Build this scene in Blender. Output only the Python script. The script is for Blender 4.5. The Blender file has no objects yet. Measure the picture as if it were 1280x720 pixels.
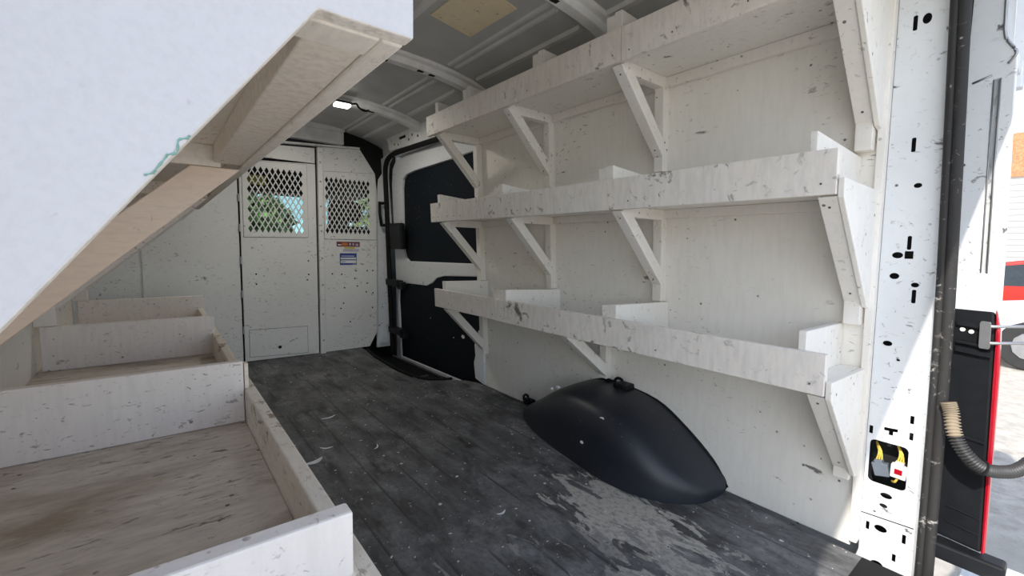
import bpy, bmesh, math, random
from mathutils import Vector, Matrix
from mathutils.geometry import tessellate_polygon
random.seed(7)
SC = bpy.context.scene
COL = SC.collection
PI = math.pi

# ------------------------------------------------------------------ camera
F_PX = 558.76
yaw, pit, rol = [math.radians(a) for a in (38.2767, 5.1252, 0.9694)]
fw = Vector((math.sin(yaw)*math.cos(pit), math.cos(yaw)*math.cos(pit), -math.sin(pit)))
rt = fw.cross(Vector((0, 0, 1))).normalized()
up = rt.cross(fw)
rt2 = rt*math.cos(rol) + up*math.sin(rol)
up2 = -rt*math.sin(rol) + up*math.cos(rol)
cam = bpy.data.cameras.new('camera')
cam.sensor_width = 36
cam.lens = F_PX*36/1280
cam.clip_start = 0.02
cam.clip_end = 500
co = bpy.data.objects.new('camera', cam)
COL.objects.link(co)
m3 = Matrix((rt2, up2, -fw)).transposed()
co.matrix_world = Matrix.Translation((0, 0, 0.82)) @ m3.to_4x4()
SC.camera = co

# ------------------------------------------------------------------ materials
def nt(name):
    m = bpy.data.materials.new(name)
    m.use_nodes = True
    n = m.node_tree
    return m, n, n.nodes['Principled BSDF']

def lk(n, a, b): n.links.new(a, b)

def pos_map(n, scale, rot=(0, 0, 0)):
    g = n.nodes.new('ShaderNodeNewGeometry')
    mp = n.nodes.new('ShaderNodeMapping')
    mp.inputs['Scale'].default_value = scale
    mp.inputs['Rotation'].default_value = rot
    lk(n, g.outputs['Position'], mp.inputs['Vector'])
    return mp.outputs['Vector']

def noise(n, vec, scale, detail=6, rough=.55, dist=0):
    t = n.nodes.new('ShaderNodeTexNoise')
    t.inputs['Scale'].default_value = scale
    t.inputs['Detail'].default_value = detail
    t.inputs['Roughness'].default_value = rough
    t.inputs['Distortion'].default_value = dist
    lk(n, vec, t.inputs['Vector'])
    return t.outputs['Fac']

def ramp(n, fac, p0, p1, c0=(0, 0, 0, 1), c1=(1, 1, 1, 1)):
    r = n.nodes.new('ShaderNodeValToRGB')
    r.color_ramp.elements[0].position = p0
    r.color_ramp.elements[1].position = p1
    r.color_ramp.elements[0].color = c0
    r.color_ramp.elements[1].color = c1
    lk(n, fac, r.inputs['Fac'])
    return r.outputs['Color']

def mix(n, fac, a, b, mode='MIX'):
    x = n.nodes.new('ShaderNodeMix')
    x.data_type = 'RGBA'
    x.blend_type = mode
    for sock, v in ((x.inputs['Factor'], fac), (x.inputs[6], a), (x.inputs[7], b)):
        if isinstance(v, (int, float)):
            sock.default_value = v
        elif isinstance(v, tuple):
            sock.default_value = v if len(v) == 4 else v+(1,)
        else:
            lk(n, v, sock)
    return x.outputs[2]

def math_n(n, op, a, b):
    x = n.nodes.new('ShaderNodeMath')
    x.operation = op
    for i, v in enumerate((a, b)):
        if isinstance(v, (int, float)): x.inputs[i].default_value = v
        else: lk(n, v, x.inputs[i])
    return x.outputs[0]

def bump(n, b, fac, strength, dist=.002):
    x = n.nodes.new('ShaderNodeBump')
    x.inputs['Strength'].default_value = strength
    x.inputs['Distance'].default_value = dist
    lk(n, fac, x.inputs['Height'])
    lk(n, x.outputs['Normal'], b.inputs['Normal'])

def plain(name, col, rough=.5, metal=0, var=.12, sc=14, spec=None):
    m, n, b = nt(name)
    v = pos_map(n, (1, 1, 1))
    f = noise(n, v, sc, 5)
    c = mix(n, ramp(n, f, .3, .7), tuple(x*(1-var) for x in col), tuple(min(1, x*(1+var)) for x in col))
    lk(n, c, b.inputs['Base Color'])
    b.inputs['Roughness'].default_value = rough
    b.inputs['Metallic'].default_value = metal
    if spec is not None: b.inputs['Specular IOR Level'].default_value = spec
    bump(n, b, f, .08)
    return m

def paint(name, base, mark=(.17, .15, .14), stretch=(1, 1, 1), dens=.5, grain=(1, 1, 1), grain_amt=.25,
          rough=.55, tint=(.9, .87, .82), specks=.5, fine=.45, spec=None, stain=0.0, stain_col=(.33, .26, .2)):
    """worn paint over wood or steel: blotchy tint, brush grain, dark scuffs and chips"""
    m, n, b = nt(name)
    big = noise(n, pos_map(n, (1, 1, 1)), 2.2, 4)
    c = mix(n, ramp(n, big, .35, .7), base, tuple(base[i]*tint[i] for i in range(3)))
    g = noise(n, pos_map(n, grain), 30, 5, .6)
    c = mix(n, mix(n, 1.0, ramp(n, g, .42, .72), (grain_amt,)*3, 'MULTIPLY'), c, tuple(base[i]*.62 for i in range(3)))
    if stain > 0:
        s = noise(n, pos_map(n, stretch), 5, 8, .65, .6)
        c = mix(n, mix(n, 1.0, ramp(n, s, .45, .68), (stain,)*3, 'MULTIPLY'), c, stain_col)
    sc = noise(n, pos_map(n, stretch), 16, 9, .68, .4)
    t0 = .70-.14*dens
    c = mix(n, ramp(n, sc, t0, t0+.05), c, mark)
    vo = n.nodes.new('ShaderNodeTexVoronoi')
    vo.inputs['Scale'].default_value = 22
    lk(n, pos_map(n, (1, 1, 1)), vo.inputs['Vector'])
    sp = ramp(n, vo.outputs['Distance'], .04+.06*specks, .06+.07*specks, (1, 1, 1, 1), (0, 0, 0, 1))
    gate = ramp(n, noise(n, pos_map(n, (1, 1, 1)), 7, 3), .5, .56)
    c = mix(n, mix(n, 1.0, sp, gate, 'MULTIPLY'), c, mark)
    # fine scratches and nicks in patches
    fs = noise(n, pos_map(n, tuple(q*3.2 for q in stretch), (.5, .3, .4)), 17, 6, .62, .9)
    fg = ramp(n, noise(n, pos_map(n, (1, 1, 1)), 3.1, 3), .40, .62)
    f1 = ramp(n, fs, .66-.10*fine, .72-.10*fine)
    c = mix(n, mix(n, 1.0, f1, fg, 'MULTIPLY'), c, tuple(.5*mark[i]+.25*base[i] for i in range(3)))
    lk(n, c, b.inputs['Base Color'])
    b.inputs['Roughness'].default_value = rough
    bump(n, b, math_n(n, 'ADD', g, sc), .18, .0015)
    if spec is not None: b.inputs['Specular IOR Level'].default_value = spec
    return m

M = {}
W0 = (.80, .775, .74)
M['shelf_lip'] = paint('painted board with brushed grain', (.87, .83, .79), stretch=(1, .5, .5), dens=.5, grain=(3, 2.0, .5), grain_amt=.4, tint=(.93, .90, .86), fine=.6)
M['shelf_ply'] = paint('painted plywood', (.86, .84, .80), stretch=(1, .5, 1.6), dens=.36, grain=(2, 2, .4), grain_amt=.16, tint=(.95, .93, .9))
M['shelf_wood'] = paint('painted timber', (.87, .85, .82), stretch=(1, 1, 1), dens=.28, grain=(2, 2, .5), grain_amt=.15)
M['bin_wood'] = paint('pinkish white painted board', (.90, .84, .805), stretch=(1, 1, 1.8), dens=.2, grain=(2.4, 2.4, .35), grain_amt=.22, mark=(.3, .25, .23), tint=(.96, .94, .92), fine=.62)
M['bin_side'] = paint('worn cream painted side board', (.86, .81, .74), stretch=(1, .6, 1.5), dens=.75, grain=(3, .6, 2), grain_amt=.4, mark=(.3, .22, .15), stain=.25, stain_col=(.6, .48, .34), fine=.8)
M['bin_floor'] = paint('grimy bin floor', (.72, .665, .61), stretch=(.45, 1.5, 1), dens=.7, grain=(.8, 2.5, 1), grain_amt=.6, mark=(.13, .10, .08), stain=1.0, stain_col=(.34, .27, .205), rough=.8, fine=.8)
M['raw_wood'] = paint('rough sawn wood', (.89, .82, .73), stretch=(1, .4, 1), dens=.4, grain=(3, 3, 3), grain_amt=.5, mark=(.5, .3, .17), rough=.8, tint=(1, .94, .88))
M['beam_wood'] = paint('thinly painted timber', (.91, .86, .79), stretch=(1, .4, 1), dens=.4, grain=(4, 1.2, 4), grain_amt=.35, mark=(.5, .38, .27), rough=.8, tint=(1, .96, .92))
M['brace_tan'] = paint('pinkish bare timber', (.90, .75, .64), stretch=(.4, 1, .4), dens=.3, grain=(1, 4, 4), grain_amt=.3, mark=(.5, .33, .22), rough=.75, tint=(1, .93, .88))
M['sawn_edge'] = paint('ragged sawn edge', (.94, .89, .82), stretch=(1, 1, 1), dens=.5, mark=(.5, .38, .27), grain=(5, 5, 5), grain_amt=.7, rough=.9, fine=.8)
M['teal_paint'] = plain('teal paint smear', (.22, .42, .36), .6)
M['panel'] = paint('white speckled panel', (.65, .64, .67), stretch=(1, 1, 1), dens=.10, grain=(6, 6, 6), grain_amt=.16, mark=(.55, .55, .58), tint=(.98, .98, .98), specks=.05, rough=.5, fine=.15)
M['steel_white'] = paint('scuffed white partition steel', (.86, .86, .845), stretch=(.7, 1, 1.25), dens=.42, grain=(1, 1, 1), grain_amt=.08, mark=(.16, .15, .15), rough=.35, tint=(.93, .93, .93), specks=.3, fine=.62)
M['body'] = paint('white van body paint', (.78, .80, .82), stretch=(1, 1, 1.4), dens=.5, grain=(1, 1, 1), grain_amt=.08, mark=(.13, .13, .14), rough=.35, tint=(.97, .97, .97), specks=.5, fine=.5)
M['groove'] = paint('grimy recess paint', (.62, .64, .66), stretch=(1, 1, .4), dens=.9, mark=(.2, .2, .2), grain=(4, 4, .6), grain_amt=.6, fine=.7)
M['body_grey'] = plain('grey primer', (.30, .30, .29), .55)
M['bow'] = plain('painted roof bow', (.86, .86, .85), .45)
M['ceiling'] = plain('grey roof skin', (.54, .545, .535), .5, sc=5)
M['rib'] = plain('pressed roof rib', (.70, .70, .69), .5, sc=5)
M['cove'] = plain('white roof rail', (.76, .76, .75), .45)
M['black_plastic'] = plain('black plastic', (.010, .011, .013), .5, var=.3, spec=.2)
M['arch_plastic'] = paint('black moulded plastic', (.013, .016, .024), stretch=(1, 1, 1), dens=.3, mark=(.10, .10, .11), grain=(2, 2, 2), grain_amt=.2, rough=.42, tint=(1.5, 1.4, 1.3), specks=.2, fine=.5)
M['black_rubber'] = plain('black rubber seal', (.010, .010, .010), .7, spec=.2)
M['dark_board'] = paint('dark blue black board', (.008, .012, .017), dens=.1, mark=(.2, .2, .2), grain_amt=.05, specks=.1, rough=.75, tint=(.7, .8, .9), fine=.05, spec=.15)
M['hole'] = plain('dark cavity', (.008, .008, .008), .9)
M['patch'] = paint('tan cardboard', (.90, .78, .55), stretch=(1, 1, 1), dens=.3, mark=(.3, .22, .13), grain_amt=.15, rough=.85)
M['metal'] = plain('grey metal', (.35, .35, .36), .4, .8)
M['screw'] = plain('dark screw head', (.12, .11, .1), .5, .5)
M['red_lens'] = plain('red lens', (.36, .004, .016), .2)
M['seal_grey'] = paint('worn black seal', (.022, .021, .021), dens=.5, mark=(.35, .33, .3), grain_amt=.3, rough=.7, specks=.3)
M['blue_label'] = plain('blue label', (.03, .07, .33), .4)
M['white_label'] = plain('white label', (.8, .8, .82), .4)
M['grey_label'] = plain('grey label', (.25, .3, .42), .4)
M['maroon_label'] = plain('maroon label', (.16, .035, .06), .4)
M['yellow_label'] = plain('yellow label', (.62, .55, .08), .4)
M['lilac_label'] = plain('lilac label', (.55, .5, .62), .4)
M['orange_label'] = plain('orange label', (.6, .18, .05), .4)
M['conduit_tan'] = plain('dusty conduit', (.26, .21, .145), .8)
M['conduit'] = plain('black conduit', (.035, .035, .035), .5)
M['wire_yellow'] = plain('yellow wire', (.6, .42, .06), .5)
M['plug_grey'] = plain('grey plug', (.12, .14, .17), .5)
M['plug_white'] = plain('white plug', (.75, .74, .68), .5)
M['seat'] = plain('dark seat fabric', (.015, .016, .018), .9)
M['cab_dark'] = plain('dark cab trim', (.03, .03, .032), .8)
M['cab_grey'] = plain('grey headliner', (.16, .16, .15), .9)
M['leaf'] = plain('foliage', (.055, .10, .02), .7, var=.7, sc=6)
M['bark'] = plain('bark', (.12, .08, .05), .9)
M['tyre'] = plain('tyre', (.02, .02, .02), .8)
M['car_white'] = plain('white car paint', (.8, .8, .8), .25, var=.03)
M['car_red'] = plain('red car paint', (.55, .03, .02), .25, var=.05)
M['car_glass'] = plain('car window glass', (.04, .05, .06), .08)
M['teal_wall'] = plain('pale teal wall', (.42, .66, .70), .8)
M['brick'] = plain('orange brick', (.55, .20, .10), .85, var=.3)
M['mast_red'] = plain('red mast paint', (.5, .05, .04), .6)

def siding():
    m, n, b = nt('corrugated siding')
    w = n.nodes.new('ShaderNodeTexWave')
    w.bands_direction = 'Z'
    w.inputs['Scale'].default_value = 1.6
    lk(n, pos_map(n, (1, 1, 1)), w.inputs['Vector'])
    lk(n, mix(n, ramp(n, w.outputs['Fac'], .05, .3), (.25, .25, .24), (.52, .51, .48)), b.inputs['Base Color'])
    b.inputs['Roughness'].default_value = .6
    return m
M['siding'] = siding()

def asphalt():
    m, n, b = nt('gravelly concrete ground')
    f = noise(n, pos_map(n, (1, 1, 1)), 9, 10, .75)
    c = ramp(n, f, .35, .68, (.30, .275, .24, 1), (.62, .57, .49, 1))
    g = noise(n, pos_map(n, (1, 1, 1)), .5, 3)
    c = mix(n, ramp(n, g, .4, .7), c, (.44, .40, .34))
    lk(n, c, b.inputs['Base Color'])
    b.inputs['Roughness'].default_value = .95
    bump(n, b, f, .5, .01)
    return m
M['asphalt'] = asphalt()

def floor_mat():
    m, n, b = nt('worn black rubber mat')
    P = pos_map(n, (1, 1, 1))
    st = noise(n, pos_map(n, (3.2, 1.1, 1)), 3.0, 9, .68, .5)
    c = ramp(n, st, .36, .72, (.046, .0465, .049, 1), (.205, .206, .212, 1))
    bl = noise(n, P, 4.5, 8, .7)
    c = mix(n, ramp(n, bl, .52, .80), c, (.31, .31, .315))
    dk = noise(n, pos_map(n, (2, .7, 1)), 6, 5, .6)
    c = mix(n, ramp(n, dk, .54, .70), c, (.020, .020, .021))
    # moulded ribs running along the van
    sep = n.nodes.new('ShaderNodeSeparateXYZ')
    lk(n, P, sep.inputs[0])
    rb = math_n(n, 'FRACT', math_n(n, 'MULTIPLY', sep.outputs['X'], 9.0), 0)
    rib = ramp(n, rb, .03, .10, (1, 1, 1, 1), (0, 0, 0, 1))
    rib = mix(n, 1.0, rib, ramp(n, noise(n, pos_map(n, (5, .8, 1)), 3, 4), .42, .58), 'MULTIPLY')
    c = mix(n, mix(n, 1.0, rib, (.8,)*3, 'MULTIPLY'), c, (.016, .016, .017))
    # worn-through patch beside the wheel arch, down to the pale backing
    def blob(cx, cy, rx, ry, amp):
        mp = n.nodes.new('ShaderNodeMapping')
        mp.inputs['Location'].default_value = (-cx/rx, -cy/ry, 0)
        mp.inputs['Scale'].default_value = (1/rx, 1/ry, 0)
        lk(n, P, mp.inputs['Vector'])
        v = n.nodes.new('ShaderNodeVectorMath'); v.operation = 'LENGTH'
        lk(n, mp.outputs['Vector'], v.inputs[0])
        return math_n(n, 'MULTIPLY', math_n(n, 'SUBTRACT', 1.25, v.outputs['Value']), amp)
    wear = noise(n, pos_map(n, (3.2, 1, 1)), 7, 9, .62, .7)
    for (cx, cy, rx, ry, amp, col) in ((1.10, .80, .18, .36, .34, (.46, .44, .40)), (1.00, .60, .24, .26, .22, (.36, .345, .32)),
                                       (.98, .70, .50, .34, .12, (.26, .255, .245)), (.42, .62, .24, .32, .15, (.26, .255, .25))):
        f = math_n(n, 'ADD', wear, blob(cx, cy, rx, ry, amp))
        c = mix(n, ramp(n, f, .66, .70), c, col)
    mo = noise(n, pos_map(n, (1.6, 1, 1)), 46, 6, .75)
    c = mix(n, ramp(n, mo, .48, .66, (0, 0, 0, 1), (.55, .55, .55, 1)), c, (.028, .028, .029))
    # drips and flecks of white paint
    for sc, th, gt in ((26, .12, .51), (11, .07, .47), (55, .13, .53), (17, .05, .40)):
        vo = n.nodes.new('ShaderNodeTexVoronoi')
        vo.inputs['Scale'].default_value = sc
        mp = n.nodes.new('ShaderNodeVectorMath'); mp.operation = 'ADD'
        ns = n.nodes.new('ShaderNodeTexNoise'); ns.inputs['Scale'].default_value = sc*1.3
        lk(n, P, ns.inputs['Vector'])
        sc2 = n.nodes.new('ShaderNodeVectorMath'); sc2.operation = 'SCALE'; sc2.inputs['Scale'].default_value = .03
        lk(n, ns.outputs['Color'], sc2.inputs[0])
        lk(n, P, mp.inputs[0]); lk(n, sc2.outputs[0], mp.inputs[1])
        lk(n, mp.outputs[0], vo.inputs['Vector'])
        s = ramp(n, vo.outputs['Distance'], th*.8, th, (1, 1, 1, 1), (0, 0, 0, 1))
        sg = ramp(n, noise(n, P, sc*.35, 2), gt, gt+.02)
        c = mix(n, mix(n, 1.0, s, sg, 'MULTIPLY'), c, (.62, .61, .59))
    lk(n, c, b.inputs['Base Color'])
    b.inputs['Roughness'].default_value = .62
    bump(n, b, math_n(n, 'SUBTRACT', bl, math_n(n, 'MULTIPLY', rib, .8)), .35, .003)
    return m
M['floor'] = floor_mat()

def emit(name, col, s):
    m, n, b = nt(name)
    b.inputs['Base Color'].default_value = col+(1,)
    b.inputs['Emission Color'].default_value = col+(1,)
    b.inputs['Emission Strength'].default_value = s
    return m
M['lamp'] = emit('lit lamp lens', (1, .97, .9), 14)

def glass_mat():
    m, n, b = nt('windshield glass')
    b.inputs['Base Color'].default_value = (.85, .97, .95, 1)
    b.inputs['Transmission Weight'].default_value = 1
    b.inputs['Roughness'].default_value = 0
    b.inputs['IOR'].default_value = 1.05
    return m
M['glass'] = glass_mat()

# ------------------------------------------------------------------ mesh helpers
def bm_new(): return bmesh.new()

def hexa(bm, c):
    """c: 8 corners, bottom ring then top ring"""
    v = [bm.verts.new(p) for p in c]
    for f in ((0, 3, 2, 1), (4, 5, 6, 7), (0, 1, 5, 4), (1, 2, 6, 5), (2, 3, 7, 6), (3, 0, 4, 7)):
        bm.faces.new([v[i] for i in f])

def box(bm, x0, x1, y0, y1, z0, z1):
    hexa(bm, [(x0, y0, z0), (x1, y0, z0), (x1, y1, z0), (x0, y1, z0), (x0, y0, z1), (x1, y0, z1), (x1, y1, z1), (x0, y1, z1)])

LEAN = .055
def RW(d, y, z): return Vector((1.5-LEAN*z-d, y, z))     # right wall leans in towards the roof; d = distance off it
def wbox(bm, d0, d1, y0, y1, z0, z1):
    hexa(bm, [RW(d1, y0, z0), RW(d0, y0, z0), RW(d0, y1, z0), RW(d1, y1, z0), RW(d1, y0, z1), RW(d0, y0, z1), RW(d0, y1, z1), RW(d1, y1, z1)])

def solid(bm, pts, vec, edge_mat=None):
    """extrude a planar polygon along vec"""
    a = [bm.verts.new(Vector(p)) for p in pts]
    b = [bm.verts.new(Vector(p)+Vector(vec)) for p in pts]
    bm.faces.new(a)
    bm.faces.new(b[::-1])
    k = len(a)
    for i in range(k):
        f = bm.faces.new([a[i], b[i], b[(i+1) % k], a[(i+1) % k]])
        if edge_mat is not None: f.material_index = edge_mat

def plate(bm, outer, holes, fn, t):
    """sheet with real holes: 2D loops mapped through fn(u, v, w), w = 0 and t"""
    loops = [outer]+holes
    tris = tessellate_polygon([[Vector((u, v, 0)) for u, v in lp] for lp in loops])
    flat = [p for lp in loops for p in lp]
    A = [bm.verts.new(fn(u, v, 0)) for u, v in flat]
    B = [bm.verts.new(fn(u, v, t)) for u, v in flat]
    for tr in tris:
        try:
            bm.faces.new([A[i] for i in tr]); bm.faces.new([B[i] for i in reversed(tr)])
        except ValueError: pass
    o = 0
    for lp in loops:
        k = len(lp)
        for i in range(k):
            j = (i+1) % k
            bm.faces.new([A[o+i], A[o+j], B[o+j], B[o+i]])
        o += k

def rrect(cx, cy, w, h, r, n=4):
    out = []
    for sx, sy, a0 in ((1, 1, 0), (-1, 1, 90), (-1, -1, 180), (1, -1, 270)):
        for i in range(n+1):
            a = math.radians(a0+90*i/n)
            out.append((cx+sx*(w/2-r)+r*math.cos(a), cy+sy*(h/2-r)+r*math.sin(a)))
    return out

def oval(cx, cy, rx, ry, n=14):
    return [(cx+rx*math.cos(2*PI*i/n), cy+ry*math.sin(2*PI*i/n)) for i in range(n)]

def smooth_path(pts, n=6):
    P = [Vector(p) for p in pts]
    out = []
    for i in range(len(P)-1):
        p0, p1, p2, p3 = P[max(i-1, 0)], P[i], P[i+1], P[min(i+2, len(P)-1)]
        for k in range(n):
            t = k/n
            out.append(.5*((2*p1)+(p2-p0)*t+(2*p0-5*p1+4*p2-p3)*t*t+(3*p1-p0-3*p2+p3)*t**3))
    out.append(P[-1])
    return out

def tube(bm, path, r, seg=8):
    path = [Vector(p) for p in path]
    rings = []
    for i, p in enumerate(path):
        t = (path[min(i+1, len(path)-1)]-path[max(i-1, 0)]).normalized()
        ref = Vector((0, 0, 1)) if abs(t.z) < .9 else Vector((0, 1, 0))
        a = t.cross(ref).normalized(); b = t.cross(a)
        rr = r(i) if callable(r) else r
        rings.append([bm.verts.new(p+a*rr*math.cos(2*PI*k/seg)+b*rr*math.sin(2*PI*k/seg)) for k in range(seg)])
    for i in range(len(rings)-1):
        for k in range(seg):
            bm.faces.new([rings[i][k], rings[i][(k+1) % seg], rings[i+1][(k+1) % seg], rings[i+1][k]])
    bm.faces.new(rings[0][::-1]); bm.faces.new(rings[-1])

def obj(name, bm, mat, parent=None, bevel=0.0, smooth=False, wpos=None):
    bmesh.ops.recalc_face_normals(bm, faces=bm.faces)
    xs = [v.co.copy() for v in bm.verts]
    lo = Vector([min(p[i] for p in xs) for i in range(3)]); hi = Vector([max(p[i] for p in xs) for i in range(3)])
    c = Vector(wpos) if wpos else (lo+hi)/2
    for v in bm.verts: v.co -= c
    me = bpy.data.meshes.new(name)
    bm.to_mesh(me); bm.free()
    for mm in (mat if isinstance(mat, (list, tuple)) else [mat]): me.materials.append(mm)
    if smooth:
        for p in me.polygons: p.use_smooth = True
    o = bpy.data.objects.new(name, me)
    COL.objects.link(o)
    if parent is not None:
        o.parent = parent
        o.location = c-WORLD[parent.name]
    else:
        o.location = c
    WORLD[o.name] = c
    if bevel:
        md = o.modifiers.new('soft edges', 'BEVEL')
        md.width = bevel; md.segments = 2; md.limit_method = 'ANGLE'; md.angle_limit = math.radians(40)
    return o
WORLD = {}

def thing(name, label, cat, loc, group=None):
    o = bpy.data.objects.new(name, None)
    COL.objects.link(o)
    o.empty_display_size = .05
    o.location = loc
    WORLD[o.name] = Vector(loc)
    o['label'] = label; o['category'] = cat
    if group: o['group'] = group
    return o

def tag(o, label, cat, group=None):
    o['label'] = label; o['category'] = cat
    if group: o['group'] = group
    return o

def struct(name, bm, mat, bevel=0, smooth=False, parent=None):
    o = obj(name, bm, mat, parent, bevel, smooth)
    if parent is None: o['kind'] = 'structure'
    return o

def screws(par, name, mat, pts, nrm, r=.004):
    """round heads or drilled holes, one part each; pts in world space, facing nrm"""
    nrm = Vector(nrm).normalized()
    ref = Vector((0, 0, 1)) if abs(nrm.z) < .9 else Vector((0, 1, 0))
    a = nrm.cross(ref).normalized(); b = nrm.cross(a)
    for p in pts:
        p = Vector(p)
        bm = bm_new()
        solid(bm, [p+a*r*math.cos(2*PI*k/8)+b*r*math.sin(2*PI*k/8)-nrm*.002 for k in range(8)], nrm*.003)
        obj(name, bm, M[mat], par)

# ------------------------------------------------------------------ the van shell
YP = 3.525          # partition
# floor mat with the sliding-door step cut out
bm = bm_new()
fl = [(-.36, .18), (1.47, .18), (1.50, 2.20), (1.46, 2.30), (1.36, 2.37), (1.27, 2.42), (1.215, 2.55), (1.20, 2.75), (1.215, 3.15), (1.25, 3.40), (1.26, 3.62), (-.36, 3.62)]
solid(bm, [(x, y, -.03) for x, y in fl], (0, 0, .03))
struct('floor', bm, M['floor'], bevel=.008)
bm = bm_new()   # step well sheet under the mat edge
box(bm, 1.0, 1.56, 2.1, 3.56, -.16, -.12)
struct('trim_1', bm, M['black_plastic'])
bm = bm_new()
tube(bm, smooth_path([(1.40, 2.36, .004), (1.28, 2.43, .006), (1.225, 2.56, .006), (1.21, 2.75, .006), (1.225, 3.15, .006), (1.26, 3.42, .006)]), .008)
struct('trim_2', bm, M['black_rubber'], smooth=True)
bm = bm_new()   # sub floor / chassis
box(bm, -.45, 1.60, .16, 5.0, -.28, -.165)
struct('trim_3', bm, M['body_grey'])

# roof skin with pressed ribs
bm = bm_new()
for i in range(16):
    x0, x1 = -.42+i*.122, -.42+(i+1)*.122
    h = lambda x: 1.70-.095*((x-.58)/.85)**4
    hexa(bm, [(x0, .02, h(x0)), (x1, .02, h(x1)), (x1, 4.55, h(x1)), (x0, 4.55, h(x0)), (x0, .02, h(x0)+.05), (x1, .02, h(x1)+.05), (x1, 4.55, h(x1)+.05), (x0, 4.55, h(x0)+.05)])
struct('ceiling', bm, M['ceiling'])
k = 4
for (y0, y1) in ((.20, 1.12), (1.24, 1.93), (2.14, 2.72), (2.92, 3.5)):
    for x in (.30, .62, .80, 1.12, 1.16, 1.29):
        bm = bm_new()
        w = .007 if x in (1.12, 1.16) else .012
        z = h(x)
        hexa(bm, [(x-w, y0, z-.010), (x+w, y0, z-.010), (x+w, y1, z-.010), (x-w, y1, z-.010), (x-w*2, y0-.01, z+.015), (x+w*2, y0-.01, z+.015), (x+w*2, y1+.01, z+.015), (x-w*2, y1+.01, z+.015)])
        struct('trim_%d' % k, bm, M['rib'], bevel=.002); k += 1
# roof bows (hat sections) with punched slots
def bow(y, slot=True):
    global k
    bm = bm_new()
    prof = [(-.056, .004), (-.052, -.014), (-.030, -.018), (-.022, -.042), (.022, -.042), (.030, -.018), (.052, -.014), (.056, .004)]
    rows = [[bm.verts.new((x, y+a, h(x)+z)) for a, z in prof] for x in [-.40+.1*i for i in range(18)]+[1.36, 1.41]]
    for r0, r1 in zip(rows, rows[1:]):
        for i in range(8): bm.faces.new([r0[i], r0[(i+1) % 8], r1[(i+1) % 8], r1[i]])
    bm.faces.new(rows[0]); bm.faces.new(rows[-1][::-1])
    o = struct('trim_%d' % k, bm, M['bow'], bevel=.003); k += 1
    for x in (.2, .55, .82, 1.0, 1.06):
        bm = bm_new()
        box(bm, x, x+.03, y-.012, y+.008, h(x+.015)-.0445, h(x+.015)-.0400)
        obj('slot', bm, M['hole'], o)
for y in (1.16, 2.02, 2.80): bow(y)
# right-hand roof side rail
bm = bm_new()
prof = [(1.455, 1.50), (1.425, 1.50), (1.41, 1.56), (1.385, 1.615), (1.385, 1.74), (1.53, 1.74), (1.53, 1.50)]
solid(bm, [(x, 0.20, z) for x, z in prof], (0, 3.12, 0))
struct('trim_%d' % k, bm, M['cove'], bevel=.004); k += 1
bm = bm_new()
def rail_sheet(u, v, w): return Vector((1.422-(v-1.5)*.22-.012+w, u, v))
plate(bm, [(2.60, 1.505), (3.30, 1.535), (3.295, 1.60), (3.22, 1.655), (2.60, 1.655)],
      [rrect(3.05, 1.605, .11, .05, .008)]+[oval(y, z, .012, .009) for y, z in ((3.20, 1.565), (3.14, 1.555), (2.96, 1.56), (2.90, 1.58), (2.82, 1.56), (3.24, 1.60), (3.18, 1.63), (2.9, 1.63))], rail_sheet, .006)
o = struct('trim_%d' % k, bm, M['cove']); k += 1
bm = bm_new()
box(bm, 1.412, 1.418, 2.62, 3.26, 1.54, 1.545)
for y in (3.05,):
    hexa(bm, [rail_sheet(2.62, 1.52, .004), rail_sheet(3.28, 1.535, .004), rail_sheet(3.28, 1.535, .0055), rail_sheet(2.62, 1.52, .0055),
              rail_sheet(2.62, 1.65, .004), rail_sheet(3.22, 1.65, .004), rail_sheet(3.22, 1.65, .0055), rail_sheet(2.62, 1.65, .0055)])
obj('rail_cavity', bm, M['hole'], o)

# side walls of the body
bm = bm_new()
wbox(bm, -.16, -.077, .195, 2.10, -.28, 1.72)
box(bm, 1.58, 1.62, 2.10, 3.6, -.5, 1.72)
wbox(bm, -.10, -.04, 2.13, 2.20, -.15, 1.5)
struct('wall_right', bm, M['body'])
bm = bm_new()
box(bm, -.42, -.36, .10, 3.60, -.28, 1.75)
struct('wall_left', bm, M['body'])
bm = bm_new()   # rear header over the door opening and left rear jamb
box(bm, -.42, 1.60, .019, .10, 1.55, 1.74)
box(bm, -.42, -.36, .02, .18, -.28, 1.6)
struct('wall_rear', bm, M['body'])

# ------------------------------------------------------------------ partition
def FP(u, v, w): return Vector((u, YP+w, v))
def diamonds(x0, x1, z0, z1, nc, nr):
    """full rows of nc diamonds, nr rows, with a staggered row in between"""
    px, pz = (x1-x0)/nc, (z1-z0)/nr
    out = []
    for r in range(2*nr-1):
        n = nc if r % 2 == 0 else nc-1
        for c in range(n):
            cx = x0+px*(c+.5+(0 if r % 2 == 0 else .5)); cz = z0+pz*(r/2+.5)
            hw, hh = px*.395, pz*.40
            out.append([(cx-hw, cz), (cx, cz-hh), (cx+hw, cz), (cx, cz+hh)])
    return out
part = thing('partition', 'scuffed white steel cab partition with two perforated windows at far end', 'partition', (.6, YP, 0))
bm = bm_new()
plate(bm, [(-.36, 0), (.428, 0), (.428, 1.50), (-.36, 1.45)], [], FP, .02)
obj('side_panel', bm, M['steel_white'], part, .002)
bm = bm_new()
plate(bm, [(-.085, 0), (-.07, 0), (-.07, 1.45), (-.085, 1.45)], [], lambda u, v, w: FP(u, v, w-.012), .012)
obj('edge_strip', bm, M['steel_white'], part, .001)
bm = bm_new()
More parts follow.
